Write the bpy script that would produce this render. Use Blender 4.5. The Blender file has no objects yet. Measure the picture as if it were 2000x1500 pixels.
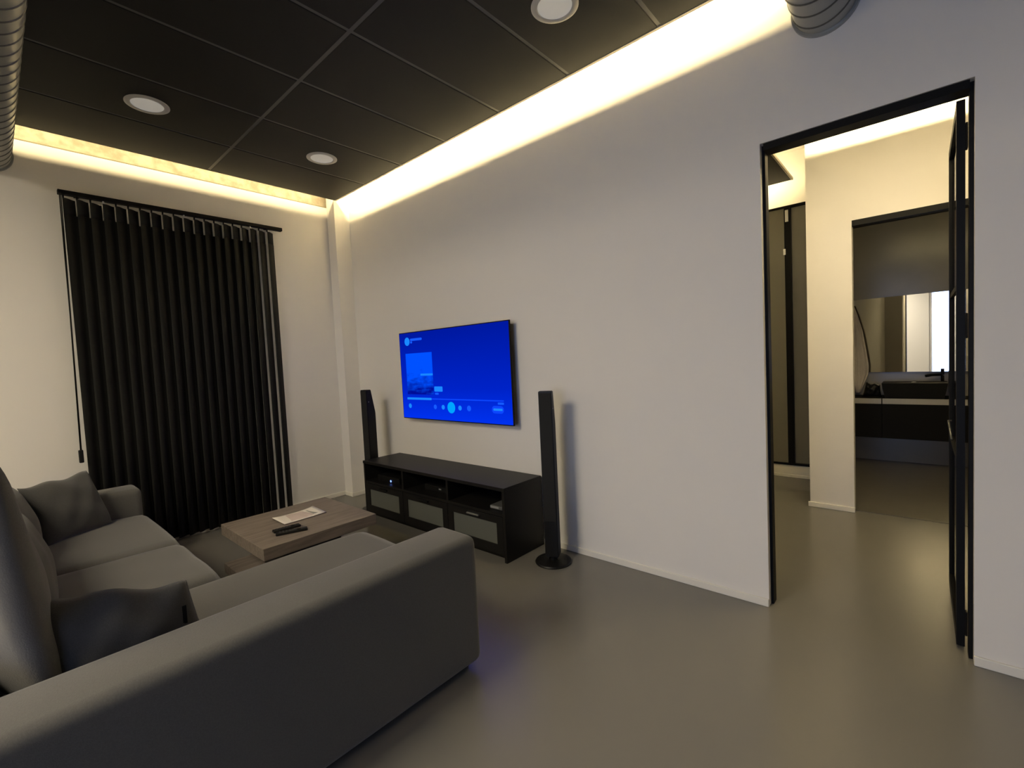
import bpy, bmesh, math, random
from mathutils import Vector, Matrix
random.seed(7)
S = bpy.context.scene
COL = S.collection

# ------------------------------------------------------------------ camera
cd = bpy.data.cameras.new('camera'); cam = bpy.data.objects.new('camera', cd); COL.objects.link(cam)
cd.sensor_fit = 'HORIZONTAL'; cd.sensor_width = 36.0; cd.lens = 903.92 / 2000 * 36
cd.clip_start = 0.02; cd.clip_end = 200
R = Vector((0.74872235, 0.66108827, -0.04875597)); U = Vector((0.0027782, 0.0704212, 0.99751348)); D = Vector((-0.66287791, 0.74699609, -0.05088929))
M = Matrix((R, U, -D)).transposed().to_4x4(); M.translation = Vector((4.82988, -2.72410, 1.40537))
cam.matrix_world = M
S.camera = cam

# ------------------------------------------------------------------ world, light, exposure
S.view_settings.view_transform = 'Standard'; S.view_settings.look = 'None'
S.view_settings.gamma = 1.0; S.view_settings.use_curve_mapping = False
S.view_settings.exposure = 0.05
S.cycles.use_denoising = True
S.cycles.max_bounces = 8; S.cycles.diffuse_bounces = 6; S.cycles.glossy_bounces = 5; S.cycles.transmission_bounces = 8
S.cycles.sample_clamp_indirect = 40.0
S.cycles.caustics_reflective = False; S.cycles.caustics_refractive = False
w = bpy.data.worlds.new('dusk_sky'); S.world = w; w.use_nodes = True
bg = w.node_tree.nodes['Background']; bg.inputs[0].default_value = (.45, .56, 1.0, 1); bg.inputs[1].default_value = 5.6

WARM = (1.0, 0.80, 0.42)
LED_W = 13.0          # watts per metre
HC = 3.189            # suspended ceiling height
YRW = -6.40           # rear wall
HH = 3.10             # hallway suspended ceiling height
def led(name, a, b, face, watts=1.0, col=None):
    """LED strip lamp from a to b facing direction `face` (a strip on the ceiling edge, or an added unseen fill where noted)."""
    a = Vector(a); b = Vector(b); L = (b - a).length
    d = bpy.data.lights.new(name, 'AREA'); d.shape = 'RECTANGLE'; d.size = L; d.size_y = 0.012
    d.color = col or WARM; d.energy = LED_W * L * watts
    o = bpy.data.objects.new(name, d); COL.objects.link(o)
    x = (b - a).normalized(); z = -Vector(face).normalized(); y = z.cross(x)
    m = Matrix((x, y, z)).transposed().to_4x4(); m.translation = (a + b) / 2
    o.matrix_world = m
    return o
led('led_or_fill_strip', (0.22, -0.179, HC + .070), (4.36, -0.179, HC + .070), (0, 1, 0), .92)
led('led_or_fill_strip', (0.209, -3.4, HC + .046), (0.209, -0.20, HC + .046), (-1, 0, 0), .34)
led('led_or_fill_strip', (.3, YRW + .17, HC + .06), (4.0, YRW + .17, HC + .06), (0, -1, 0), 1.0)  # added unseen strip, lifts the ambient light from the rear
led('led_or_fill_strip', (4.12, 1.803, HH + .045), (7.0, 1.803, HH + .045), (0, 1, 0), .8)
led('led_or_fill_strip', (2.4, .28, HH + .05), (7.0, .28, HH + .05), (0, -1, 0), 1.0)  # added unseen strip, brightens the hall by bounce
led('led_or_fill_strip', (2.4, 2.783, HH + .05), (3.78, 2.783, HH + .05), (0, 1, 0), .5)
led('led_or_fill_strip', (3.80, 2.1, HH + .05), (3.80, 2.76, HH + .05), (1, 0, 0), .15)
led('led_or_fill_strip', (4.5, 2.16, 2.74), (6.0, 2.16, 2.74), (0, 1, -.5), .22)  # added fill lamp under the bathroom ceiling, brightens the tiled wall
PANELS = [(2.2606, -4.324), (2.8606, -4.324), (2.2606, -5.524), (2.8606, -5.524)]      # lit ceiling panels at the back of the room, behind the sofa
for px, py in PANELS:
    d = bpy.data.lights.new('panel_lamp', 'AREA'); d.shape = 'RECTANGLE'; d.size = .56; d.size_y = 1.16; d.energy = (54 if px > 2.5 else 33) if py > -5 else 20; d.color = (1.0, .88, .68)
    o = bpy.data.objects.new('panel_lamp', d); COL.objects.link(o); o.location = (px, py, HC - .004)
d = bpy.data.lights.new('hall_fill_lamp', 'AREA'); d.shape = 'RECTANGLE'; d.size = 1.16; d.size_y = .56; d.energy = 30; d.color = (1.0, .80, .45)  # fill panel added out of view to brighten the hallway
o = bpy.data.objects.new('hall_fill_lamp', d); COL.objects.link(o); o.location = (4.75, .60, HH - .006)
# daylight through the glazed balcony door behind the camera (sky portal in its opening)
pd = bpy.data.lights.new('window_portal', 'AREA'); pd.shape = 'RECTANGLE'; pd.size = 1.75; pd.size_y = 2.85; pd.cycles.is_portal = True
po = bpy.data.objects.new('window_portal', pd); COL.objects.link(po)
po.location = (4.85, -6.48, 1.46); po.rotation_euler = (math.radians(90), 0, 0)   # faces +Y

# ------------------------------------------------------------------ materials
def mat(name, col, rough=0.6, metal=0.0, spec=0.5, noise=None, bump=None, coat=0.0, sheen=0.0, emit=None, estr=0.0, trans=0.0):
    """noise=(scale, amount, second colour) ; bump=(scale, strength, distance)"""
    m = bpy.data.materials.new(name); m.use_nodes = True
    nt = m.node_tree; b = nt.nodes['Principled BSDF']
    b.inputs['Base Color'].default_value = (*col, 1); b.inputs['Roughness'].default_value = rough
    b.inputs['Metallic'].default_value = metal; b.inputs['Specular IOR Level'].default_value = spec
    b.inputs['Coat Weight'].default_value = coat; b.inputs['Sheen Weight'].default_value = sheen
    b.inputs['Transmission Weight'].default_value = trans
    if emit: b.inputs['Emission Color'].default_value = (*emit, 1); b.inputs['Emission Strength'].default_value = estr
    tc = nt.nodes.new('ShaderNodeTexCoord')
    if noise:
        n = nt.nodes.new('ShaderNodeTexNoise'); n.inputs['Scale'].default_value = noise[0]; n.inputs['Detail'].default_value = 5
        nt.links.new(tc.outputs['Object'], n.inputs['Vector'])
        mx = nt.nodes.new('ShaderNodeMix'); mx.data_type = 'RGBA'
        mx.inputs[6].default_value = (*col, 1); mx.inputs[7].default_value = (*noise[2], 1)
        rp = nt.nodes.new('ShaderNodeMapRange'); rp.inputs[1].default_value = .35; rp.inputs[2].default_value = .65; rp.inputs[4].default_value = noise[1]
        nt.links.new(n.outputs['Fac'], rp.inputs[0]); nt.links.new(rp.outputs[0], mx.inputs[0])
        nt.links.new(mx.outputs[2], b.inputs['Base Color'])
    if bump:
        n2 = nt.nodes.new('ShaderNodeTexNoise'); n2.inputs['Scale'].default_value = bump[0]; n2.inputs['Detail'].default_value = 4
        nt.links.new(tc.outputs['Object'], n2.inputs['Vector'])
        bp = nt.nodes.new('ShaderNodeBump'); bp.inputs['Strength'].default_value = bump[1]; bp.inputs['Distance'].default_value = bump[2]
        nt.links.new(n2.outputs['Fac'], bp.inputs['Height']); nt.links.new(bp.outputs[0], b.inputs['Normal'])
    return m
WALL = mat('wall_plaster', (.80, .775, .735), .85, spec=.25, noise=(1.2, .35, (.775, .75, .715)), bump=(60, .08, .004))
RAW = mat('raw_plaster', (.46, .41, .33), .9, spec=.1, noise=(14, .9, (.30, .255, .19)), bump=(25, .6, .01))
FLOOR = mat('poured_resin_floor', (.190, .181, .161), .25, spec=.5, noise=(.9, .5, (.177, .170, .153)), bump=(7, .03, .004))
BASE = mat('white_skirting', (.80, .77, .70), .5)
TILE = mat('black_ceiling_tile', (.011, .0108, .0092), .58, spec=.28, noise=(40, .5, (.009, .0088, .0076)))
TEE = mat('grey_ceiling_tee', (.10, .097, .088), .45, spec=.5)
TRIM = mat('pale_edge_trim', (.55, .50, .40), .45)
BLACK = mat('black_steel', (.006, .006, .006), .5, spec=.12)
BLACKM = mat('matt_black_lacquer', (.007, .0068, .0065), .45, spec=.28, noise=(6, .5, (.009, .0088, .0085)))
BLWOOD = mat('black_brown_foil', (.008, .0075, .007), .45, spec=.30, noise=(9, .6, (.011, .010, .0095)))
FROST = mat('frosted_glass', (.115, .122, .108), .35, spec=.5)
FAB = mat('grey_sofa_fabric', (.112, .109, .101), .95, spec=.1, sheen=.25, noise=(220, .55, (.088, .085, .079)), bump=(420, .35, .002))
FAB2 = mat('dark_grey_cushion_fabric', (.070, .069, .066), .95, spec=.1, sheen=.25, noise=(220, .55, (.054, .053, .050)), bump=(300, .4, .003))
FAB3 = mat('light_grey_cushion_fabric', (.150, .143, .130), .95, spec=.1, sheen=.2, noise=(220, .5, (.120, .115, .104)), bump=(300, .4, .003))
DUCT = mat('galvanised_duct', (.40, .41, .385), .36, metal=.5, noise=(3, .4, (.34, .35, .33)))
SLAT = mat('black_blind_fabric', (.014, .014, .0125), .8, spec=.25, noise=(90, .5, (.010, .010, .009)))
WHITE = mat('white_plastic', (.72, .70, .65), .4)
DIFF = mat('downlight_diffuser', (.75, .74, .70), .5, emit=(1, .97, .88), estr=.15)
RING = mat('downlight_ring', (.50, .49, .46), .4)
PAPER = mat('magazine_paper', (.78, .74, .66), .5)
BATH = mat('bathroom_stone_tile', (.31, .28, .225), .24, spec=.45, noise=(5, .6, (.26, .245, .205)))
BATHF = mat('bathroom_floor_tile', (.13, .12, .10), .4, noise=(6, .5, (.11, .10, .085)))
STONE = mat('pale_counter_stone', (.42, .40, .34), .4)
CLOTH = mat('cream_bath_robe', (.64, .58, .49), .95, spec=.05, bump=(120, .6, .006), noise=(20, .5, (.56, .50, .42)))
CLOTHD = mat('brown_coat_cloth', (.075, .066, .055), .95, spec=.05, bump=(120, .6, .006))
CHROME = mat('brushed_chrome', (.55, .55, .55), .3, metal=.9)
WARDP = mat('smoked_glass_panel', (.20, .19, .15), .38, spec=.4)
MIRROR = mat('mirror_glass', (.92, .93, .93), .015, metal=1.0)
GREYPL = mat('grey_plastic', (.30, .30, .29), .4)
def glass_mat():
    m = bpy.data.materials.new('clear_glass'); m.use_nodes = True; nt = m.node_tree
    for n in list(nt.nodes): nt.nodes.remove(n)
    o = nt.nodes.new('ShaderNodeOutputMaterial'); t = nt.nodes.new('ShaderNodeBsdfTransparent'); g = nt.nodes.new('ShaderNodeBsdfGlossy')
    t.inputs[0].default_value = (.90, .92, .90, 1); g.inputs['Roughness'].default_value = .02
    f = nt.nodes.new('ShaderNodeFresnel'); f.inputs[0].default_value = 1.45
    mx = nt.nodes.new('ShaderNodeMixShader'); nt.links.new(f.outputs[0], mx.inputs[0]); nt.links.new(t.outputs[0], mx.inputs[1]); nt.links.new(g.outputs[0], mx.inputs[2])
    nt.links.new(mx.outputs[0], o.inputs[0]); return m
GLASS = glass_mat()
def emis(name, col, strength):
    m = bpy.data.materials.new(name); m.use_nodes = True; nt = m.node_tree
    for n in list(nt.nodes): nt.nodes.remove(n)
    o = nt.nodes.new('ShaderNodeOutputMaterial'); e = nt.nodes.new('ShaderNodeEmission')
    e.inputs[0].default_value = (*col, 1); e.inputs[1].default_value = strength
    nt.links.new(e.outputs[0], o.inputs[0]); return m
def wood_mat():
    m = mat('grey_oak', (.21, .175, .145), .5, spec=.3); nt = m.node_tree; b = nt.nodes['Principled BSDF']
    tc = nt.nodes.new('ShaderNodeTexCoord'); mp = nt.nodes.new('ShaderNodeMapping'); mp.inputs['Scale'].default_value = (14, 1.2, 14)
    n = nt.nodes.new('ShaderNodeTexNoise'); n.inputs['Scale'].default_value = 3.5; n.inputs['Detail'].default_value = 7; n.inputs['Distortion'].default_value = .6
    nt.links.new(tc.outputs['Object'], mp.inputs[0]); nt.links.new(mp.outputs[0], n.inputs['Vector'])
    r = nt.nodes.new('ShaderNodeValToRGB'); r.color_ramp.elements[0].position = .3; r.color_ramp.elements[0].color = (.150, .122, .100, 1)
    r.color_ramp.elements[1].position = .7; r.color_ramp.elements[1].color = (.245, .205, .172, 1)
    nt.links.new(n.outputs['Fac'], r.inputs[0]); nt.links.new(r.outputs[0], b.inputs['Base Color'])
    bp = nt.nodes.new('ShaderNodeBump'); bp.inputs['Strength'].default_value = .25; bp.inputs['Distance'].default_value = .002
    nt.links.new(n.outputs['Fac'], bp.inputs['Height']); nt.links.new(bp.outputs[0], b.inputs['Normal'])
    return m
WOOD = wood_mat()

# ------------------------------------------------------------------ mesh helpers
def link(name, me, m, parent=None, loc=None):
    o = bpy.data.objects.new(name, me); COL.objects.link(o)
    if m is not None and len(me.materials) == 0: me.materials.append(m)
    if parent is not None: o.parent = parent
    if loc is not None: o.location = loc
    return o
def finish(bm, name, smooth=False):
    bmesh.ops.recalc_face_normals(bm, faces=bm.faces[:])
    me = bpy.data.meshes.new(name); bm.to_mesh(me); bm.free()
    if smooth:
        for p in me.polygons: p.use_smooth = True
    return me
def bm_box(bm, x0, x1, y0, y1, z0, z1, bev=0.0, seg=2):
    vs = bmesh.ops.create_cube(bm, size=1)['verts']
    for v in vs: v.co = Vector(((x0 + x1) / 2 + v.co.x * (x1 - x0), (y0 + y1) / 2 + v.co.y * (y1 - y0), (z0 + z1) / 2 + v.co.z * (z1 - z0)))
    if bev:
        es = list({e for v in vs for e in v.link_edges})
        bmesh.ops.bevel(bm, geom=es, offset=bev, segments=seg, affect='EDGES', profile=.5)
def box(name, m, x0, x1, y0, y1, z0, z1, parent=None, bev=0.0, seg=2, smooth=False):
    """Box given in the parent's local frame (world when there is no parent); origin at the middle of its base."""
    c = Vector(((x0 + x1) / 2, (y0 + y1) / 2, z0)); bm = bmesh.new()
    bm_box(bm, x0 - c.x, x1 - c.x, y0 - c.y, y1 - c.y, 0, z1 - z0, bev, seg)
    return link(name, finish(bm, name, smooth), m, parent, c)
def boxes(name, m, lst, parent=None, bev=0.0):
    bm = bmesh.new()
    for b in lst: bm_box(bm, *b, bev)
    return link(name, finish(bm, name), m, parent)
def lathe(name, m, prof, parent=None, loc=(0, 0, 0), n=40, smooth=True):
    bm = bmesh.new(); rings = []
    for r, z in prof:
        if r < 1e-6: rings.append([bm.verts.new((0, 0, z))])
        else: rings.append([bm.verts.new((r * math.cos(2 * math.pi * k / n), r * math.sin(2 * math.pi * k / n), z)) for k in range(n)])
    for a, b in zip(rings, rings[1:]):
        for k in range(n):
            k2 = (k + 1) % n
            if len(a) == 1 and len(b) == 1: continue
            if len(a) == 1: bm.faces.new((a[0], b[k], b[k2]))
            elif len(b) == 1: bm.faces.new((a[k], a[k2], b[0]))
            else: bm.faces.new((a[k], a[k2], b[k2], b[k]))
    me = finish(bm, name, smooth)
    o = link(name, me, m, parent, loc)
    if smooth:
        md = o.modifiers.new('es', 'EDGE_SPLIT'); md.split_angle = math.radians(40)
    return o
def tube(name, m, pts, r, parent=None, n=10):
    bm = bmesh.new(); rings = []; pts = [Vector(p) for p in pts]
    for i, p in enumerate(pts):
        d = (pts[min(i + 1, len(pts) - 1)] - pts[max(i - 1, 0)]).normalized()
        a = d.orthogonal().normalized() if i == 0 else (a - d * a.dot(d)).normalized()
        b = d.cross(a)
        rings.append([bm.verts.new(p + r * (a * math.cos(2 * math.pi * k / n) + b * math.sin(2 * math.pi * k / n))) for k in range(n)])
    for q, s in zip(rings, rings[1:]):
        for k in range(n): bm.faces.new((q[k], q[(k + 1) % n], s[(k + 1) % n], s[k]))
    bm.faces.new(rings[0]); bm.faces.new(rings[-1])
    return link(name, finish(bm, name, True), m, parent)
def prism(name, m, poly, z0, z1, parent=None, axis='z', loc=(0, 0, 0), bev=0.0):
    """extrude polygon [(a,b)...] ; axis z: (x,y) ; axis y: (x,z) ; axis x: (y,z)"""
    bm = bmesh.new()
    f = {'z': lambda p, t: (p[0], p[1], t), 'y': lambda p, t: (p[0], t, p[1]), 'x': lambda p, t: (t, p[0], p[1])}[axis]
    A = [bm.verts.new(f(p, z0)) for p in poly]; B = [bm.verts.new(f(p, z1)) for p in poly]
    bm.faces.new(A); bm.faces.new(B); n = len(poly)
    for k in range(n): bm.faces.new((A[k], A[(k + 1) % n], B[(k + 1) % n], B[k]))
    if bev: bmesh.ops.bevel(bm, geom=bm.edges[:], offset=bev, segments=2, affect='EDGES')
    return link(name, finish(bm, name), m, parent, loc)
def thing(name, label, cat, loc=(0, 0, 0), group=None, rz=0.0):
    o = bpy.data.objects.new(name, None); COL.objects.link(o); o.location = loc; o.rotation_euler = (0, 0, rz)
    o.empty_display_size = .1
    o['label'] = label; o['category'] = cat
    if group: o['group'] = group
    return o
def tag(o, label, cat, group=None):
    o['label'] = label; o['category'] = cat
    if group: o['group'] = group
    return o
def struct(o, label=None):
    o['kind'] = 'structure'
    if label: o['label'] = label
    return o
def cushion_mesh(name, sx, sy, sz, puff=.35, n=16, wob=.004, seed=0):
    """soft box centred in x and y, base at z=0"""
    rnd = random.Random(seed); ph = [rnd.uniform(0, 6.28) for _ in range(8)]
    bm = bmesh.new(); bmesh.ops.create_cube(bm, size=2)
    bmesh.ops.subdivide_edges(bm, edges=bm.edges[:], cuts=n, use_grid_fill=True)
    for v in bm.verts:      # crowd the grid towards the edges
        v.co = Vector([math.copysign(1 - (1 - abs(c)) ** 1.9, c) for c in v.co])
    for v in bm.verts:
        x, y, z = v.co
        def sup(a, b, c): return a * (1 - .010 * puff * (b * b) ** 3) * (1 - .022 * puff * (c * c))
        X, Y, Z = sup(x, y, z), sup(y, x, z), z
        ex = max(0, 1 - (1 - abs(x)) * sx / 2 / .055); ey = max(0, 1 - (1 - abs(y)) * sy / 2 / .055)
        rnd_ = min(1, math.hypot(ex, ey)); Z = z * (1 - puff * (1 - math.sqrt(max(0, 1 - rnd_ ** 2))))
        rr = 1 - .012 * (abs(x * y)) ** 8; Z += .05 * z * (1 - x * x) * (1 - y * y)
        Z += wob / sz * 2 * (math.sin(3.1 * x + ph[0]) * math.sin(2.3 * y + ph[1]) + .6 * math.sin(7 * x + ph[2] + 2 * y) * math.sin(4.5 * y + ph[3]))
        v.co = Vector((X * sx / 2 * rr, Y * sy / 2 * rr, (Z + 1) * sz / 2))
    return finish(bm, name, True)
def pillow(name, m, bl, br, tr, tl, thick, seed=0, pinch=.06, parent=None, wr=.006):
    """throw pillow spanned between four corner points (front side = right-hand normal of bl,br,tr)"""
    rnd = random.Random(seed); ph = [rnd.uniform(0, 6.28) for _ in range(8)]
    P = [Vector(p) for p in (bl, br, tr, tl)]; c = (P[0] + P[1] + P[2] + P[3]) / 4; c.z = min(p.z for p in P)
    nrm = (P[1] - P[0]).cross(P[3] - P[0]).normalized()
    n = 28; bm = bmesh.new(); side = {}
    for s in (1, -1):
        for i in range(n + 1):
            for j in range(n + 1):
                u, v = i / n, j / n; a, b = 2 * u - 1, 2 * v - 1
                edge = i in (0, n) or j in (0, n)
                if edge and s < 0: side[s, i, j] = side[1, i, j]; continue
                aa = a * (1 - pinch * (1 - b * b)); bb = b * (1 - pinch * (1 - a * a))   # sides drawn in
                uu, vv = (aa + 1) / 2, (bb + 1) / 2
                p = (P[0] * (1 - uu) + P[1] * uu) * (1 - vv) + (P[3] * (1 - uu) + P[2] * uu) * vv
                h = max((1 - a * a) * (1 - b * b), 0) ** .42
                wv = math.sin(5 * a + 3 * b + ph[0]) * math.sin(4 * b - 2 * a + ph[1]) + .6 * math.sin(9 * a - 5 * b + ph[2])
                p = p + nrm * (s * thick / 2 * h + (0 if edge else wr * wv * (h ** .5))) + Vector((0, 0, .008 * math.sin(6 * a + ph[3]) * (b > 0) * b))
                side[s, i, j] = bm.verts.new(p - c)
    for s in (1, -1):
        for i in range(n):
            for j in range(n):
                q = [side[s, i, j], side[s, i + 1, j], side[s, i + 1, j + 1], side[s, i, j + 1]]
                bm.faces.new(q if s > 0 else q[::-1])
    return link(name, finish(bm, name, True), m, parent, c)

# ================================================================== THE SETTING
XE, YR, SL = 9.5, -6.40, 3.46        # east wall, rear wall, structural slab
struct(box('floor', FLOOR, -.15, XE + .15, YR - .15, 4.4, -.12, 0), 'smooth grey-beige poured floor')
# TV wall (north) with the doorway 4.205..4.995 x 2.46
DL, DR, DT = 4.205, 4.995, 2.46
struct(boxes('wall_north', WALL, [(-.15, DL, 0, .10, 0, SL), (DR, XE, 0, .10, 0, SL), (DL, DR, 0, .10, DT, SL)]), 'cream plaster wall carrying the television')
# window wall (west): raw wall above, smooth lining to 3.15
WY0, WY1, WZ = -2.12, -1.00, 2.55
struct(boxes('wall_west', WALL, [(-.03, 0, YR, WY0, 0, 3.152), (-.03, 0, WY1, 0, 0, 3.152), (-.03, 0, WY0, WY1, WZ, 3.152)]), 'cream plaster window wall')
struct(boxes('wall_west_upper', RAW, [(-.15, -.0301, YR, WY0, 0, SL), (-.15, -.0301, WY1, 0, 0, SL), (-.15, -.0301, WY0, WY1, WZ, SL)]), 'rough unpainted plaster strip above the window wall lining')
tl = struct(box('trim_1', mat('lining_edge', (.20, .17, .11), .6), -.004, .003, -2.9, -.172, 3.150, 3.157), 'thin metal edge on top of the wall lining')
struct(box('wall_corner', WALL, 0, .158, -.171, 0, 0, SL), 'boxed-in pipe in the room corner')
struct(boxes('wall_south', WALL, [(0, 3.95, YR - .12, YR, 0, SL), (5.75, XE, YR - .12, YR, 0, SL), (3.95, 5.75, YR - .12, YR, 2.92, SL)]))
struct(box('wall_east', WALL, XE, XE + .12, YR, 4.3, 0, SL))
# hallway and bathroom walls
struct(boxes('wall_hall', WALL, [(4.093, 4.408, 1.98, 2.08, 0, SL), (4.408, 5.25, 1.98, 2.08, 2.40, SL), (5.25, XE, 1.98, 2.08, 0, SL), (4.093, 4.19, 2.08, 4.3, 0, SL)]), 'cream hallway wall with the bathroom doorway')
struct(box('wall_hall_end', WALL, 2.2, 4.093, 3.06, 3.16, 0, SL), 'cream wall above the sliding cupboard')
struct(box('wall_hall_west', WALL, 2.1, 2.2, .10, 3.16, 0, SL))
bath = struct(box('wall_bathroom', BATH, 4.19, XE, 4.25, 4.35, 0, 2.9), 'dark glossy bathroom wall')
struct(box('wall_bathroom_side', BATH, 6.2, 6.3, 2.08, 4.25, 0, 2.9))
struct(boxes('wall_bathroom_lining', WALL, [(4.19, 4.20, 2.09, 4.25, 0, 2.9), (4.20, 4.405, 2.08, 2.09, 0, 2.9), (5.26, 6.2, 2.08, 2.09, 0, 2.9)]))
struct(box('ceiling_bathroom', TILE, 4.19, 6.3, 2.08, 4.25, 2.78, 2.84))
struct(box('floor_bathroom', BATHF, 4.19, 6.3, 2.03, 4.25, .001, .006), 'dark bathroom floor tiles')
# skirting
def skirt(name, x0, x1, y0, y1, h=.042): return struct(box(name, BASE, x0, x1, y0, y1, 0, h, bev=.003))
skirt('baseboard_north', .158, DL, -.012, 0); skirt('baseboard_north_right', DR, XE, -.012, 0)
skirt('baseboard_west', 0, .012, YR, -.171); skirt('baseboard_corner', 0.012, .170, -.183, -.171); skirt('baseboard_corner_side', .158, .170, -.171, -.012)
skirt('baseboard_hall', 4.08, 4.412, 1.966, 1.98); skirt('baseboard_hall_end', 2.2, 4.093, 2.93, 2.945, .03)

# ceiling: slab with hung black tiles on a grey grid
ceil = struct(box('ceiling', WALL, -.15, XE + .12, YR - .12, 4.4, SL, SL + .1), 'black suspended tile ceiling with lit edges')
cz = SL
def cpart(name, m, x0, x1, y0, y1, z0, z1, bev=0.0):
    o = box(name, m, x0, x1, y0, y1, z0, z1, bev=bev); o.parent = ceil; o.location = o.location - ceil.location; return o
GX, GY, TY, X0 = .1723, -.1422, -1.3243, .7606
xs = [GX] + [X0 + .6 * k for k in range(0, 15)]; xs = [x for x in xs if x < XE - .15] + [XE - .14]
ys = [GY, TY, TY - 1.2, TY - 2.4, TY - 3.6, YR + .14]
cache = {}
g = .011
for i in range(len(xs) - 1):
    for j in range(len(ys) - 1):
        x0, x1, y1, y0 = xs[i] + g, xs[i + 1] - g, ys[j] - g, ys[j + 1] + g
        if i == 0: x0 = xs[0] + .004
        if j == 0: y1 = ys[0] - .018
        key = (round(x1 - x0, 3), round(y1 - y0, 3))
        if key not in cache:
            bm = bmesh.new(); bm_box(bm, -key[0] / 2, key[0] / 2, -key[1] / 2, key[1] / 2, 0, .014, .003, 1); cache[key] = finish(bm, 'tile')
        o = link('tile', cache[key], TILE, ceil, Vector(((x0 + x1) / 2, (y0 + y1) / 2, HC)) - ceil.location)
for x in xs[1:-1]: cpart('cross_tee', TEE, x - .0105, x + .0105, ys[-1], ys[0] - .018, HC + .004, HC + .014)
for y in ys[1:-1]: cpart('main_tee', TEE, xs[0] + .004, xs[-1], y - g, y + g, HC + .0035, HC + .0145)
cpart('edge_trim', TRIM, xs[0], xs[-1], GY - .018, GY, HC - .002, HC + .014)
cpart('edge_trim', BLACKM, xs[0], xs[0] + .004, ys[-1], GY - .018, HC - .001, HC + .014)
for px, py in PANELS:
    cpart('light_panel', mat('lit_panel', (.8, .8, .75), .5, emit=(1.0, .88, .68), estr=2.0), px - .285, px + .285, py - .585, py + .585, HC - .003, HC - .0005)
# hallway ceiling pieces
for (a, b, c, d) in [(2.35, 3.84, .25, 1.80), (3.86, 7.3, .25, 1.84), (2.35, 3.84, 1.82, 2.82)]:
    cpart('tile', TILE, a, b, c, d, HH, HH + .014)
cpart('light_panel', mat('hall_fill_panel', (.8, .8, .75), .5, emit=(1.0, .82, .48), estr=2.0), 4.17, 5.33, .32, .88, HH - .005, HH - .001)  # glowing face of the added hall fill lamp, out of view
cpart('edge_trim', TRIM, 3.842, 3.858, 1.85, 2.82, HH - .004, HH + .02)

# window behind the blind
wf = struct(bpy.data.objects.new('window_1', None)); COL.objects.link(wf); wf.location = (-.08, (WY0 + WY1) / 2, 0); wf['label'] = 'window behind the vertical blind'
hw = (WY1 - WY0) / 2
for (a, b, c, d) in [(-hw, -hw + .06, 0, WZ), (hw - .06, hw, 0, WZ), (-.04, .04, .08, WZ - .06)]: box('window_frame', WHITE, -.03, .03, a, b, c, d, wf)
box('window_frame', WHITE, -.03, .03, -hw + .06, hw - .06, WZ - .06, WZ, wf); box('window_frame', WHITE, -.03, .03, -hw + .06, hw - .06, 0, .08, wf)
for (a, b) in [(-hw + .06, -.04), (.04, hw - .06)]: box('pane', mat('night_glass', (.01, .012, .016), .05), -.006, .006, a, b, .08, WZ - .06, wf)
# glazed balcony door behind the camera (seen in the bathroom mirror)
w2 = struct(bpy.data.objects.new('window_2', None)); COL.objects.link(w2); w2.location = (4.85, YR - .05, 0); w2['label'] = 'glazed white balcony door letting in bluish daylight'
for (a, b) in [(-.90, -.84), (.84, .90), (-.03, .03)]: box('window_frame', WHITE, a, b, -.03, .03, 0, 2.92, w2)
for (a, b) in [(-.84, -.03), (.03, .84)]:
    for (c, d) in [(0, .07), (2.85, 2.92)]: box('window_frame', WHITE, a, b, -.03, .03, c, d, w2)
    box('pane', GLASS, a, b, -.004, .004, .07, 2.85, w2)

# doorway to the hall: black steel frame and glazed leaf
d1 = struct(bpy.data.objects.new('door_1', None)); COL.objects.link(d1); d1.location = (4.6, .07, 0); d1['label'] = 'open black steel framed glass door'
dx = 4.6
box('door_frame', BLACK, DL - dx, DL + .014 - dx, -.028, .03, 0, DT, d1)
box('door_frame', BLACK, DR - .014 - dx, DR - dx, -.028, .03, 0, DT, d1)
box('door_frame', BLACK, DL + .014 - dx, DR - .014 - dx, -.060, .03, DT - .035, DT, d1)
LX0, LX1, LY0, LY1, LT = 4.945 - dx, 4.973 - dx, .045, .80, 2.425
box('stile', BLACK, LX0, LX1, LY0, LY0 + .045, .012, LT, d1); box('stile', BLACK, LX0, LX1, LY1 - .045, LY1, .012, LT, d1)
for (c, d) in [(.012, .07), (LT - .045, LT)]: box('rail', BLACK, LX0, LX1, LY0 + .045, LY1 - .045, c, d, d1)
for zc in (.85, 1.64): box('glazing_bar', BLACK, LX0 + .004, LX1 - .004, LY0 + .045, LY1 - .045, zc - .012, zc + .012, d1)
for (c, d) in [(.07, .838), (.862, 1.628), (1.652, LT - .045)]: box('pane', GLASS, LX0 + .011, LX1 - .011, LY0 + .045, LY1 - .045, c, d, d1)
for zc in (2.27, 1.46, .12):
    hg = box('hinge', BLACK, LX1, DR - .014 - dx, .036, .070, zc - .055, zc + .055, d1, bev=.003)
hd = tube('handle', mat('dark_nickel', (.10, .10, .095), .4, metal=.6), [(LX0, LY0 + .42, .985), (LX0 - .012, LY0 + .42, .985), (LX0 - .012, LY0 + .40, .98), (LX0 - .010, LY0 + .16, .93)], .005, d1)
# bathroom doorway frame
struct(box('door_2', BLACK, 4.409, 5.249, 1.979, 2.03, 2.355, 2.3995), 'black lintel of the bathroom doorway')

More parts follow.
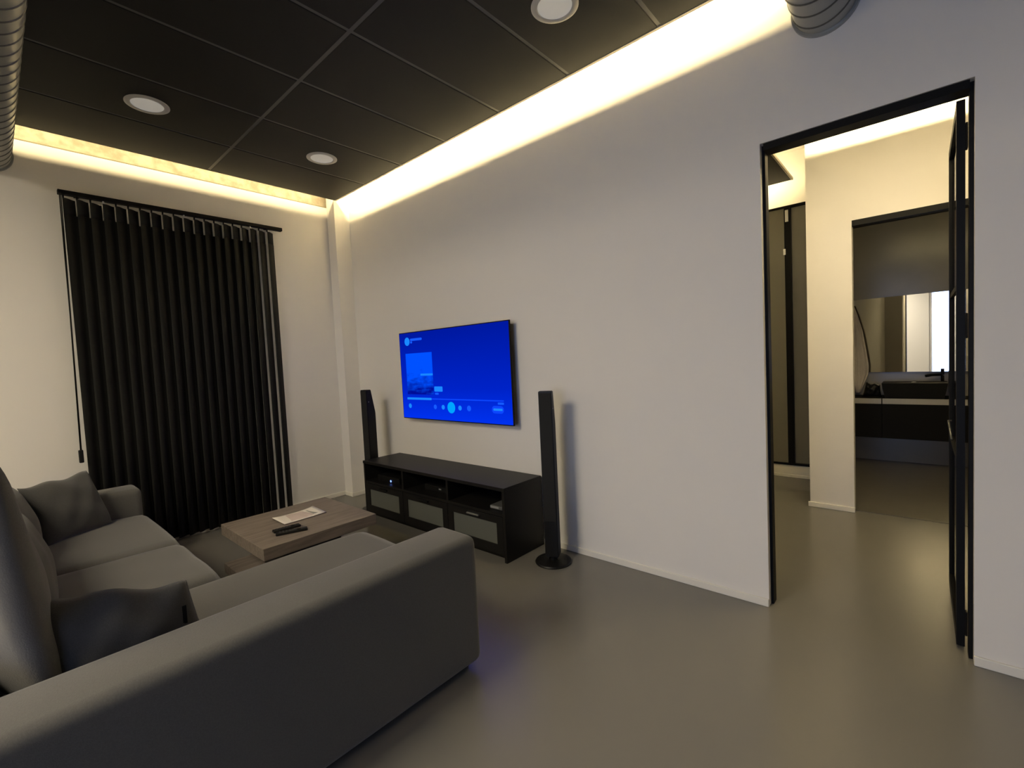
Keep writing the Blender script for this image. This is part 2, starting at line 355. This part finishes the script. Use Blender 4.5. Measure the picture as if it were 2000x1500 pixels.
# ================================================================== CUPBOARDS IN THE HALL
sc = thing('sliding_cupboard', 'smoked glass sliding cupboard with black frames at the hall end', 'cupboard', (3.2, 2.96, 0))
box('plinth', BASE, -1.0, .89, -.01, .09, 0, .13, sc)
box('top_track', BLACK, -1.0, .89, -.02, .09, 2.865, 2.885, sc); box('bottom_track', BLACK, -1.0, .89, -.02, .09, .13, .15, sc)
for (a, b, y) in [(-.40, .545, 0), (.605, .89, .03), (-1.0, -.44, .03)]: box('door_panel', WARDP, a, b, y, y + .02, .15, 2.865, sc)
for x in (.545, -.44): box('frame_post', BLACK, x, x + .06, -.012, .045, .15, 2.865, sc)
box('handle', CHROME, .556, .585, -.02, -.012, 2.72, 2.84, sc); box('handle', CHROME, .535, .555, -.02, -.012, 2.38, 2.44, sc)
hcup = thing('hall_cupboard', 'dark tall cupboard beside the doorway in the bathroom mirror', 'cupboard', (3.85, .30, 0))
box('body', BLWOOD, -.45, .27, -.19, .15, 0, 2.35, hcup); box('door_panel', BLWOOD, -.44, -.09, .15, .17, .06, 2.33, hcup); box('door_panel', BLWOOD, -.08, .26, .15, .17, .06, 2.33, hcup)

# ================================================================== BATHROOM
VANM = mat('vanity_black', (.007, .0068, .006), .65, spec=.12)
van = thing('vanity_unit', 'black wall-hung vanity unit with pale stone front edge', 'vanity', (4.85, 4.05, 0))
box('cabinet', VANM, -.65, .75, -.25, .195, .345, .725, van)
box('drawer_front', VANM, -.648, -.353, -.268, -.25, .347, .723, van, bev=.002); box('drawer_front', VANM, -.349, .748, -.268, -.25, .347, .723, van, bev=.002)
box('counter_front', STONE, -.65, -.356, -.268, -.24, .727, .785, van); box('counter_front', STONE, -.346, .75, -.268, -.24, .727, .785, van)
box('counter_top', VANM, -.65, .75, -.24, .195, .727, .785, van)
bs = thing('wash_basin', 'black rectangular vessel basin on the vanity unit', 'basin', (4.765, 4.0, .785))
prism('bowl', VANM, [(-.24, .0), (.24, 0), (.26, .10), (.27, .165), (-.27, .165), (-.262, .10)], -.17, .17, bs, 'y')
lathe('drain', CHROME, [(0, .166), (.02, .166), (.02, .169), (0, .169)], bs, n=16)
fc = thing('basin_faucet', 'black arched tap behind the vessel basin', 'faucet', (5.0, 4.19, .785))
tube('spout', BLACK, [(0, 0, 0), (0, 0, .22), (-.02, -.01, .235), (-.09, -.05, .235), (-.14, -.07, .225)], .014, fc); box('lever', BLACK, -.014, .014, -.014, .014, .235, .30, fc)
sd = thing('soap_dispenser', 'black bottle with bent pump beside the mirror edge', 'dispenser', (5.10, 4.10, .785))
lathe('bottle', BLACK, [(0, 0), (.05, 0), (.055, .06), (.055, .28), (.02, .31), (.02, .34), (0, .34)], sd, n=24)
tube('pump', BLACK, [(0, 0, .34), (0, 0, .40), (-.02, 0, .43), (-.01, 0, .50), (.03, 0, .56)], .012, sd)
mi = thing('wall_mirror', 'frameless rectangular mirror above the vanity unit', 'mirror', (4.70, 4.218, 1.055), rz=math.radians(-2.8))
box('mirror_glass', MIRROR, -.49, .60, -.004, .004, 0, .87, mi); box('mirror_back', GREYPL, -.48, .59, .005, .018, .01, .872, mi)
bag = tag(pillow('wash_bag', BLACKM, (4.31, 3.98, .787), (4.49, 3.98, .787), (4.475, 3.99, .93), (4.345, 3.99, .95), .15, 5), 'small black wash bag between the robe and the basin', 'bag')
def draped(name, m, loc, prof, depth, folds, seed):
    """hanging cloth: prof = [(z, left, right)] top to bottom, closed pleated shell"""
    rnd = random.Random(seed); ph = rnd.uniform(0, 6); bm = bmesh.new(); rows = []; n = 40
    for zi, (z, l, r) in enumerate(prof):
        ring = []
        for k in range(n):
            a = 2 * math.pi * k / n; u = math.cos(a); x = (l + r) / 2 + u * (r - l) / 2
            y = math.sin(a) * depth * (.45 + .55 * min(1, (r - l) / .15)) + .012 * math.sin(folds * u * 3 + ph + zi * .15)
            ring.append(bm.verts.new((x, y, z)))
        rows.append(ring)
    for q, s in zip(rows, rows[1:]):
        for k in range(n): bm.faces.new((q[k], q[(k + 1) % n], s[(k + 1) % n], s[k]))
    bm.faces.new(rows[0]); bm.faces.new(rows[-1])
    return link(name, finish(bm, name, True), m, None, loc)
rob = draped('bath_robe', CLOTH, (4.28, 4.165, .80), [(1.06, -.075, -.055), (.95, -.075, -.02), (.75, -.075, .03), (.5, -.075, .065), (.34, -.075, .085), (.24, -.075, .080), (.18, -.07, .06), (.10, -.06, .03), (.02, -.045, .005)], .05, 5, 3)
tag(rob, 'cream towelling robe hanging at the left of the vanity unit', 'robe')
coat = draped('coat', CLOTHD, (3.93, .55, .75), [(1.25, -.03, .03), (1.18, -.06, .06), (1.0, -.10, .11), (.6, -.13, .14), (.2, -.15, .15), (0, -.15, .16)], .06, 5, 8)
tag(coat, 'brown coat hanging on the dark hall cupboard in the mirror', 'coat')

# ================================================================== DUCTS
SEAM = mat('duct_seam', (.13, .13, .12), .45, metal=.4)
def duct(name, p0, p1, r, label, pitch=.10):
    p0 = Vector(p0); p1 = Vector(p1); L = (p1 - p0).length
    t = thing(name, label, 'duct', p0)
    q = (p1 - p0).to_track_quat('Z', 'Y'); t.rotation_mode = 'QUATERNION'; t.rotation_quaternion = q
    lathe('pipe', DUCT, [(r, 0), (r, L)], t, n=56)
    # spiral lock seam
    bm = bmesh.new(); n = 40; turns = L / pitch; N = int(n * turns); prev = None
    for k in range(N + 1):
        a = 2 * math.pi * k / n; z = L * k / N; c, s = math.cos(a), math.sin(a)
        cur = [bm.verts.new(((r + d) * c, (r + d) * s, max(0, min(L, z + e)))) for d, e in ((-.001, -.007), (.0035, -.003), (.0035, .003), (-.001, .007))]
        if prev:
            for i in range(3): bm.faces.new((prev[i], cur[i], cur[i + 1], prev[i + 1]))
        prev = cur
    link('spiral_seam', finish(bm, 'seam', True), SEAM, t)
    lathe('wall_collar', DUCT, [(r, 0), (r + .012, 0), (r + .012, .018), (r, .018)], t, n=48)
    return t
duct('spiral_duct', (4.497, 0, 3.003), (4.497, -4.9, 3.003), .128, 'galvanised spiral duct entering the television wall above the doorway')
duct('spiral_duct', (0, -2.632, 3.02), (4.2, -2.632, 3.02), .125, 'galvanised spiral duct running into the window wall at the left picture edge')

# ================================================================== DOWNLIGHTS
def downlight(x, y, label):
    t = thing('downlight', label, 'downlight', (x, y, HC), 'recessed round ceiling downlights')
    lathe('trim_ring', RING, [(.087, -.001), (.090, -.006), (.110, -.007), (.121, -.002), (.121, .0005)], t, n=48)
    lathe('diffuser', DIFF, [(0, -.003), (.088, -.003), (.088, .0)], t, n=48)
    return t
downlight(1.045, -1.912, 'round pale ceiling downlight nearest the left duct above the blind')
downlight(1.035, -.728, 'small round pale ceiling downlight above the room corner')
downlight(3.44, -.691, 'round pale ceiling downlight cut by the top picture edge')

# ================================================================== VERTICAL BLIND
bl = thing('vertical_blind', 'black floor-length vertical slat blind on the window wall', 'blind', (0, -1.49, 0))
by = 1.49
box('head_rail', BLACK, .030, .078, -2.292 + by, -.690 + by, 2.797, 2.828, bl, bev=.003)
box('rail_bracket', BLACK, 0.0005, .030, -2.2 + by, -2.17 + by, 2.80, 2.83, bl); box('rail_bracket', BLACK, 0.0005, .030, -.84 + by, -.81 + by, 2.80, 2.83, bl)
def slat_mesh(wid, head):
    bm = bmesh.new(); n = 6; rows = []
    def row(z, wd):
        r = []
        for s in (1, -1):
            line = []
            for k in range(n + 1):
                t = k / n; y = wd * t
                tt = y / .089
                x = .040 * (.5 - tt) + .009 * math.sin(2 * math.pi * tt) + s * .0006
                line.append(bm.verts.new((x, y, z)))
            r += line if s > 0 else line[::-1]
        return r
    zs = [.028, .9, 1.8, 2.655]
    rs = [row(z, wid) for z in zs]; hs = [row(2.655, head), row(2.770, head)]
    for q, s in list(zip(rs, rs[1:])) + [(hs[0], hs[1])]:
        m = len(q)
        for k in range(m): bm.faces.new((q[k], q[(k + 1) % m], s[(k + 1) % m], s[k]))
    for q in (rs[0], rs[-1], hs[1], hs[0]): bm.faces.new(q)
    return finish(bm, 'slat', True)
sm, sm2 = slat_mesh(.089, .0735), slat_mesh(.070, .068)
for k in range(20):
    o = link('slat', sm2 if k in (17, 18, 19) else sm, SLAT, bl, (.055, -2.270 + .0755 * k + by, .004 * math.sin(k * 2.3)))
    o.rotation_euler = (0, 0, math.radians(1.5 * math.sin(k * 1.7)))
for k in range(20): box('carrier', WHITE if k % 7 == 3 else BLACK, .050, .060, -2.270 + .0755 * k + by + .002, -2.270 + .0755 * k + by + .012, 2.770, 2.797, bl)
tube('cord', BLACK, [(.085, -2.284 + by, 2.80), (.094, -2.290 + by, 1.9), (.100, -2.305 + by, .89)], .0035, bl, 8)
tube('cord', BLACK, [(.085, -2.276 + by, 2.80), (.096, -2.287 + by, 1.9), (.100, -2.300 + by, .89)], .0030, bl, 8)
box('cord_weight', BLACKM, .086, .114, -2.318 + by, -2.291 + by, .795, .892, bl, bev=.006)

# ================================================================== TELEVISION
tv = thing('television', 'wall-mounted flat television showing a blue music player screen', 'television', (1.776, 0, 1.308))
box('wall_bracket', BLACK, -.22, .22, -.045, -.001, -.15, .15, tv)
box('back_housing', BLACK, -.50, .45, -.070, -.045, -.33, .20, tv)
box('bezel', BLACK, -.712, .712, -.084, -.070, -.408, .408, tv, bev=.003)
def screen_mat():
    m = bpy.data.materials.new('blue_screen'); m.use_nodes = True; nt = m.node_tree
    for n in list(nt.nodes): nt.nodes.remove(n)
    o = nt.nodes.new('ShaderNodeOutputMaterial'); e = nt.nodes.new('ShaderNodeEmission')
    tc = nt.nodes.new('ShaderNodeTexCoord'); sp = nt.nodes.new('ShaderNodeSeparateXYZ'); nt.links.new(tc.outputs['Object'], sp.inputs[0])
    mr = nt.nodes.new('ShaderNodeMapRange'); mr.inputs[1].default_value = 0; mr.inputs[2].default_value = .81
    nt.links.new(sp.outputs['Z'], mr.inputs[0])
    cr = nt.nodes.new('ShaderNodeValToRGB'); cr.color_ramp.elements[0].color = (.0, .030, .82, 1); cr.color_ramp.elements[1].color = (.0, .009, .33, 1)
    el = cr.color_ramp.elements.new(.35); el.color = (0, .016, .55, 1)
    nt.links.new(mr.outputs[0], cr.inputs[0]); nt.links.new(cr.outputs[0], e.inputs[0]); e.inputs[1].default_value = 1.0
    nt.links.new(e.outputs[0], o.inputs[0]); return m
scr = box('screen', screen_mat(), -.704, .704, -.0855, -.084, -.400, .400, tv)
E1 = emis('screen_mark', (.01, .24, 1.0), 1.0); E2 = emis('screen_mark_soft', (.008, .10, .95), 1.0); E3 = emis('screen_line', (.004, .06, .95), 1.0); E4 = emis('screen_play', (.0, .36, 1.0), 1.0)
def ui(name, m, x0, x1, z0, z1, rad=None, d=.001):
    """rounded flat mark on the screen, world x/z"""
    x0 -= 1.776; x1 -= 1.776; z0 -= 1.308; z1 -= 1.308
    rad = min((x1 - x0), (z1 - z0)) / 2 if rad is None else rad
    pts = []
    for cx, czz, a0 in ((x1 - rad, z1 - rad, 0), (x0 + rad, z1 - rad, 90), (x0 + rad, z0 + rad, 180), (x1 - rad, z0 + rad, 270)):
        for k in range(6): a = math.radians(a0 + 18 * k); pts.append((cx + rad * math.cos(a), czz + rad * math.sin(a)))
    o = prism(name, m, pts, -.0857 - d, -.0856, None, 'y'); o.parent = scr; o.location = Vector((0, 0, 0)) - scr.location; return o
ui('avatar_icon', E1, 1.152, 1.230, 1.590, 1.668); ui('title_line', E2, 1.240, 1.415, 1.632, 1.654); ui('title_line', E2, 1.240, 1.268, 1.609, 1.630)
def art_mat():
    m = bpy.data.materials.new('album_art'); m.use_nodes = True; nt = m.node_tree
    for n in list(nt.nodes): nt.nodes.remove(n)
    o = nt.nodes.new('ShaderNodeOutputMaterial'); e = nt.nodes.new('ShaderNodeEmission'); tc = nt.nodes.new('ShaderNodeTexCoord')
    sp = nt.nodes.new('ShaderNodeSeparateXYZ'); nt.links.new(tc.outputs['Object'], sp.inputs[0])
    mp = nt.nodes.new('ShaderNodeMapping'); mp.inputs['Scale'].default_value = (4, 1, 13); nt.links.new(tc.outputs['Object'], mp.inputs[0])
    n = nt.nodes.new('ShaderNodeTexNoise'); n.inputs['Scale'].default_value = 2.2; n.inputs['Detail'].default_value = 3; nt.links.new(mp.outputs[0], n.inputs['Vector'])
    mr = nt.nodes.new('ShaderNodeMapRange'); mr.inputs[1].default_value = 0; mr.inputs[2].default_value = .384; nt.links.new(sp.outputs['Z'], mr.inputs[0])
    ad = nt.nodes.new('ShaderNodeMath'); ad.operation = 'ADD'; nt.links.new(mr.outputs[0], ad.inputs[0]); nt.links.new(n.outputs['Fac'], ad.inputs[1])
    cr = nt.nodes.new('ShaderNodeValToRGB'); cr.color_ramp.elements[0].position = .50; cr.color_ramp.elements[0].color = (0, .004, .30, 1)
    cr.color_ramp.elements[1].position = 1.0; cr.color_ramp.elements[1].color = (0, .080, 1, 1)
    nt.links.new(ad.outputs[0], cr.inputs[0]); nt.links.new(cr.outputs[0], e.inputs[0]); nt.links.new(e.outputs[0], o.inputs[0]); return m
box('album_art', art_mat(), -.195, .195, -.0018, 0, -.192, .192, scr).location = Vector((1.350 - 1.776, -.0858, 1.132 - 1.308)) - scr.location
ui('album_line', E1, 1.37, 1.545, 1.306, 1.324, .004, .0030)
ui('track_title', E1, 1.556, 1.668, 1.160, 1.206, .008); ui('artist_line', E2, 1.562, 1.612, 1.132, 1.150)
ui('progress_track', E3, 1.146, 2.395, 1.088, 1.098, .004); ui('progress_bar', E1, 1.146, 1.508, 1.082, 1.102, .006, .002)
for xc, r, m in [(1.183, .022, E1), (1.555, .021, E2), (1.664, .021, E1), (1.884, .021, E1), (1.996, .024, E2)]: ui('player_icon', m, xc - r, xc + r, 1.022 - r, 1.022 + r)
ui('play_button', E4, 1.722, 1.822, .972, 1.072); ui('time_readout', E2, 2.330, 2.395, 1.063, 1.080, .004)
ui('pill_button', E3, 2.262, 2.392, .992, 1.052); ui('pill_button_text', E1, 2.280, 2.378, 1.014, 1.032, .006, .002)

# ================================================================== TV BENCH
tb = thing('tv_bench', 'long black television bench with three frosted glass doors', 'tv bench', (1.777, -.232, 0))
hw = .90; yf, yb = -.206, .206
box('top_panel', BLWOOD, -hw - .004, hw + .004, yf - .004, yb, .505, .530, tb, bev=.0015)
for x in (-hw, hw - .022): box('side_panel', BLWOOD, x, x + .022, yf, yb, 0, .505, tb)
box('back_panel', BLWOOD, -hw + .022, hw - .022, yb - .012, yb, .05, .505, tb)
for x in (-.303, .281): box('divider', BLWOOD, x, x + .022, yf + .004, yb - .012, .345, .505, tb)
box('shelf', BLWOOD, -hw + .022, hw - .022, yf + .002, yb - .012, .325, .345, tb)
box('bottom_panel', BLWOOD, -hw + .022, hw - .022, yf + .020, yb - .012, .05, .068, tb)
box('plinth', BLWOOD, -hw + .022, hw - .022, yf + .06, yf + .076, 0, .05, tb)
dw = (2 * hw - .044) / 3
for k in range(3):
    x0 = -hw + .022 + k * dw; dr_ = bpy.data.objects.new('door', None)
    bm = bmesh.new(); px0, px1, pz0, pz1 = x0 + .063, x0 + dw - .063, .118, .270
    for b in [(x0 + .002, px0, yf, yf + .018, .052, .322), (px1, x0 + dw - .002, yf, yf + .018, .052, .322), (px0, px1, yf, yf + .018, .052, pz0), (px0, px1, yf, yf + .018, pz1, .322)]: bm_box(bm, *b)
    dr_ = link('door', finish(bm, 'door'), BLWOOD, tb)
    box('pane', FROST, px0, px1, yf + .006, yf + .010, pz0, pz1, dr_)
    xc = x0 + dw / 2
    hnd = bmesh.new(); bm_box(hnd, xc - .062, xc + .062, yf - .018, yf, .292, .304, .002); link('handle', finish(hnd, 'handle'), CHROME if k == 2 else BLACKM, dr_)
mb = thing('media_player', 'black media box with a glowing blue light in the bench', 'media player', (1.17, -.22, .345))
box('case', BLACKM, -.17, .17, -.15, .12, 0, .055, mb, bev=.003); lathe('power_light', emis('blue_led', (.18, .30, 1.0), 3.0), [(0, 0), (.007, 0), (.010, .003), (0, .004)], mb, (.045, -.150, .018), 16).rotation_euler = (math.radians(90), 0, 0)
gb = thing('set_top_box', 'thin dark set-top box standing in the middle bench bay', 'set-top box', (1.80, -.20, .345))
box('case', BLACKM, -.16, .16, -.12, .12, 0, .045, gb, bev=.003); box('badge', GREYPL, .03, .06, -.1215, -.12, .02, .03, gb)
rt = thing('router_box', 'pale grey flat box lying in the right bench bay', 'router', (2.545, -.30, .345))
box('case', mat('dull_grey_plastic', (.10, .10, .095), .5), -.06, .06, -.09, .09, 0, .028, rt, bev=.008); box('front_panel', GREYPL, -.05, .03, -.093, -.089, .010, .024, rt)

# ================================================================== SPEAKERS
def speaker(x, y, rz, label):
    t = thing('floor_speaker', label, 'speaker', (x, y, 0), 'slim black floor speakers beside the bench', rz)
    lathe('base', BLACKM, [(0, 0), (.124, 0), (.127, .006), (.122, .014), (.06, .020), (0, .021)], t, n=48)
    lathe('neck', BLACKM, [(.03, .02), (.028, .05), (.028, .06)], t, n=20)
    prism('cabinet', BLACKM, [(-.048, .05), (.048, .05), (.048, .96), (.006, 1.188), (-.048, 1.188)], -.046, .046, t, 'x', bev=.004)
    box('grille', mat('speaker_cloth', (.010, .010, .010), .85), -.041, .041, -.0515, -.048, .30, 1.175, t, bev=.001)
    lathe('indicator', WHITE, [(0, 0), (.003, 0), (.003, .002), (0, .002)], t, (.047, -.030, 1.07), 12).rotation_euler = (0, math.radians(90), 0)
    return t
speaker(2.915, -.222, math.radians(26), 'slim black floor speaker on a round base beside the bench right side')
speaker(.755, -.275, math.radians(8), 'slim black floor speaker half hidden behind the bench left end')

# ================================================================== COFFEE TABLE
ct = thing('coffee_table', 'low square grey oak coffee table in front of the sofa', 'coffee table', (1.497, -1.327, 0))
box('base_slab', WOOD, -.382, .382, -.383, .383, 0, .070, ct, bev=.003); box('pedestal', BLWOOD, -.20, .20, -.20, .20, .070, .274, ct)
box('table_top', WOOD, -.382, .382, -.383, .383, .274, .350, ct, bev=.003)
mg = thing('magazine', 'curled pale magazine lying on the coffee table', 'magazine', (1.44, -1.30, .350), rz=math.radians(1.5))
def sheet(name, m, x0, x1, y0, y1, z, th, curl, parent):
    bm = bmesh.new(); n = 12; T = []; B = []
    for i in range(n + 1):
        x = x0 + (x1 - x0) * i / n
        for j in range(n + 1):
            y = y0 + (y1 - y0) * j / n; v = 2 * j / n - 1
            h = z + curl * (max(0, v) ** 3 + max(0, -v) ** 3 * .7) * (1 - .75 * i / n)
            T.append(bm.verts.new((x, y, h + th))); B.append(bm.verts.new((x, y, h)))
    q = lambda A, i, j: A[i * (n + 1) + j]
    for i in range(n):
        for j in range(n):
            bm.faces.new((q(T, i, j), q(T, i + 1, j), q(T, i + 1, j + 1), q(T, i, j + 1))); bm.faces.new((q(B, i, j), q(B, i, j + 1), q(B, i + 1, j + 1), q(B, i + 1, j)))
    for i in range(n):
        for A, Bq in (((i, 0), (i + 1, 0)), ((i + 1, n), (i, n)), ((0, i + 1), (0, i)), ((n, i), (n, i + 1))):
            bm.faces.new((q(T, *Bq), q(T, *A), q(B, *A), q(B, *Bq)))
    return link(name, finish(bm, name, True), m, parent)
sheet('back_cover', mat('magazine_back', (.08, .05, .045), .5), -.100, .103, -.150, .153, 0, .003, .012, mg)
sheet('pages', PAPER, -.100, .100, -.150, .150, .0032, .004, .012, mg)
sheet('cover_print', mat('magazine_print', (.60, .50, .44), .5, noise=(16, .7, (.68, .56, .52))), -.082, .085, -.110, .070, .0073, .0006, .0, mg)
sheet('cover_picture', mat('magazine_picture', (.36, .35, .30), .5, noise=(60, .8, (.22, .22, .20))), -.060, .060, .075, .125, .0085, .0006, .002, mg)
BTN = mat('rubber_button', (.045, .045, .045), .6)
def remote(x, y, z, rz, label, L):
    t = thing('remote_control', label, 'remote', (x, y, z), None, rz)
    box('case', BLACKM, -.022, .022, -L / 2, L / 2, 0, .017, t, bev=.005)
    for k in range(5):
        for i in (-1, 0, 1): box('button', BTN, i * .012 - .004, i * .012 + .004, -L / 2 + .02 + k * .02, -L / 2 + .029 + k * .02, .017, .0185, t)
    lathe('dial', BLACK, [(0, .017), (.014, .017), (.014, .019), (0, .0195)], t, (0, L * .22, 0), 20)
    return t
remote(1.645, -1.475, .350, math.radians(-6), 'black remote control partly under the magazine edge', .17)
remote(1.735, -1.480, .350, math.radians(-20), 'black remote control nearest the sofa on the coffee table', .19)

# ================================================================== SOFA
SX = 1.845
so = thing('corner_sofa', 'large grey fabric corner sofa with chaise and low arms', 'sofa', (SX, -2.45, 0))
def sbox(name, x0, x1, y0, y1, z0, z1, bev=.03, m=FAB, seg=4): return box(name, m, x0 - SX, x1 - SX, y0 + 2.45, y1 + 2.45, z0, z1, so, bev, seg, True)
sbox('armrest', 3.060, 3.312, -3.02, -1.302, .035, .622, .040)
sbox('armrest', .375, .628, -3.02, -2.050, .035, .622, .040)
sbox('backrest', .628, 3.060, -3.02, -2.80, .035, .66, .04)
sbox('seat_base', .628, 2.300, -2.80, -2.065, .035, .285, .02)
sbox('chaise_base', 2.300, 3.060, -2.80, -1.325, .035, .285, .02)
def cush(name, x0, x1, y0, y1, z0, z1, puff, seed, m=FAB, tilt=0.0):
    o = link(name, cushion_mesh(name, x1 - x0, y1 - y0, z1 - z0, puff, 14, .003, seed), m, so, ((x0 + x1) / 2 - SX, (y0 + y1) / 2 + 2.45, z0))
    o.rotation_euler = (tilt, 0, 0); return o
cush('seat_cushion', .632, 1.562, -2.80, -2.035, .285, .445, .42, 1); cush('seat_cushion', 1.564, 2.290, -2.80, -2.035, .285, .445, .42, 2)
cush('chaise_cushion', 2.292, 3.056, -2.80, -1.285, .285, .438, .34, 3)
for i, (a, b) in enumerate([(.64, 1.47), (1.45, 2.30)]):
    o = pillow('back_cushion', FAB, (b, -2.635, .43), (a, -2.635, .43), (a, -2.765, .86), (b, -2.765, .86), .20, 50 + i, .02, None, .004)
    o.parent = so; o.location = o.location - so.location
for (x, y) in [(.45, -2.1), (.45, -2.95), (3.22, -1.37), (3.22, -2.95), (2.35, -1.37)]: sbox('foot', x - .03, x + .03, y - .03, y + .03, 0, .036, .004, BLACKM, 1)
tag(pillow('throw_pillow', FAB2, (.985, -2.575, .438), (.735, -2.235, .438), (.60, -2.33, .80), (.865, -2.66, .80), .17, 21), 'dark grey throw pillow leaning on the far sofa arm', 'pillow')
np_ = tag(pillow('throw_pillow', FAB2, (2.965, -2.645, .44), (2.965, -2.27, .44), (2.945, -2.325, .705), (2.90, -2.70, .790), .15, 33, .03), 'dark grey throw pillow tucked behind the near sofa arm', 'pillow')
tag(pillow('throw_pillow', FAB3, (3.01, -2.655, .445), (2.42, -2.80, .445), (2.42, -2.90, 1.20), (3.00, -2.735, 1.22), .17, 45, .03), 'large light grey pillow propped upright at the chaise back', 'pillow')
tg = box('fabric_tag', BLACK, 0, .003, 0, .012, 0, .060); tg.parent = np_; tg.location = Vector((3.003, -2.350, .590)) - np_.location
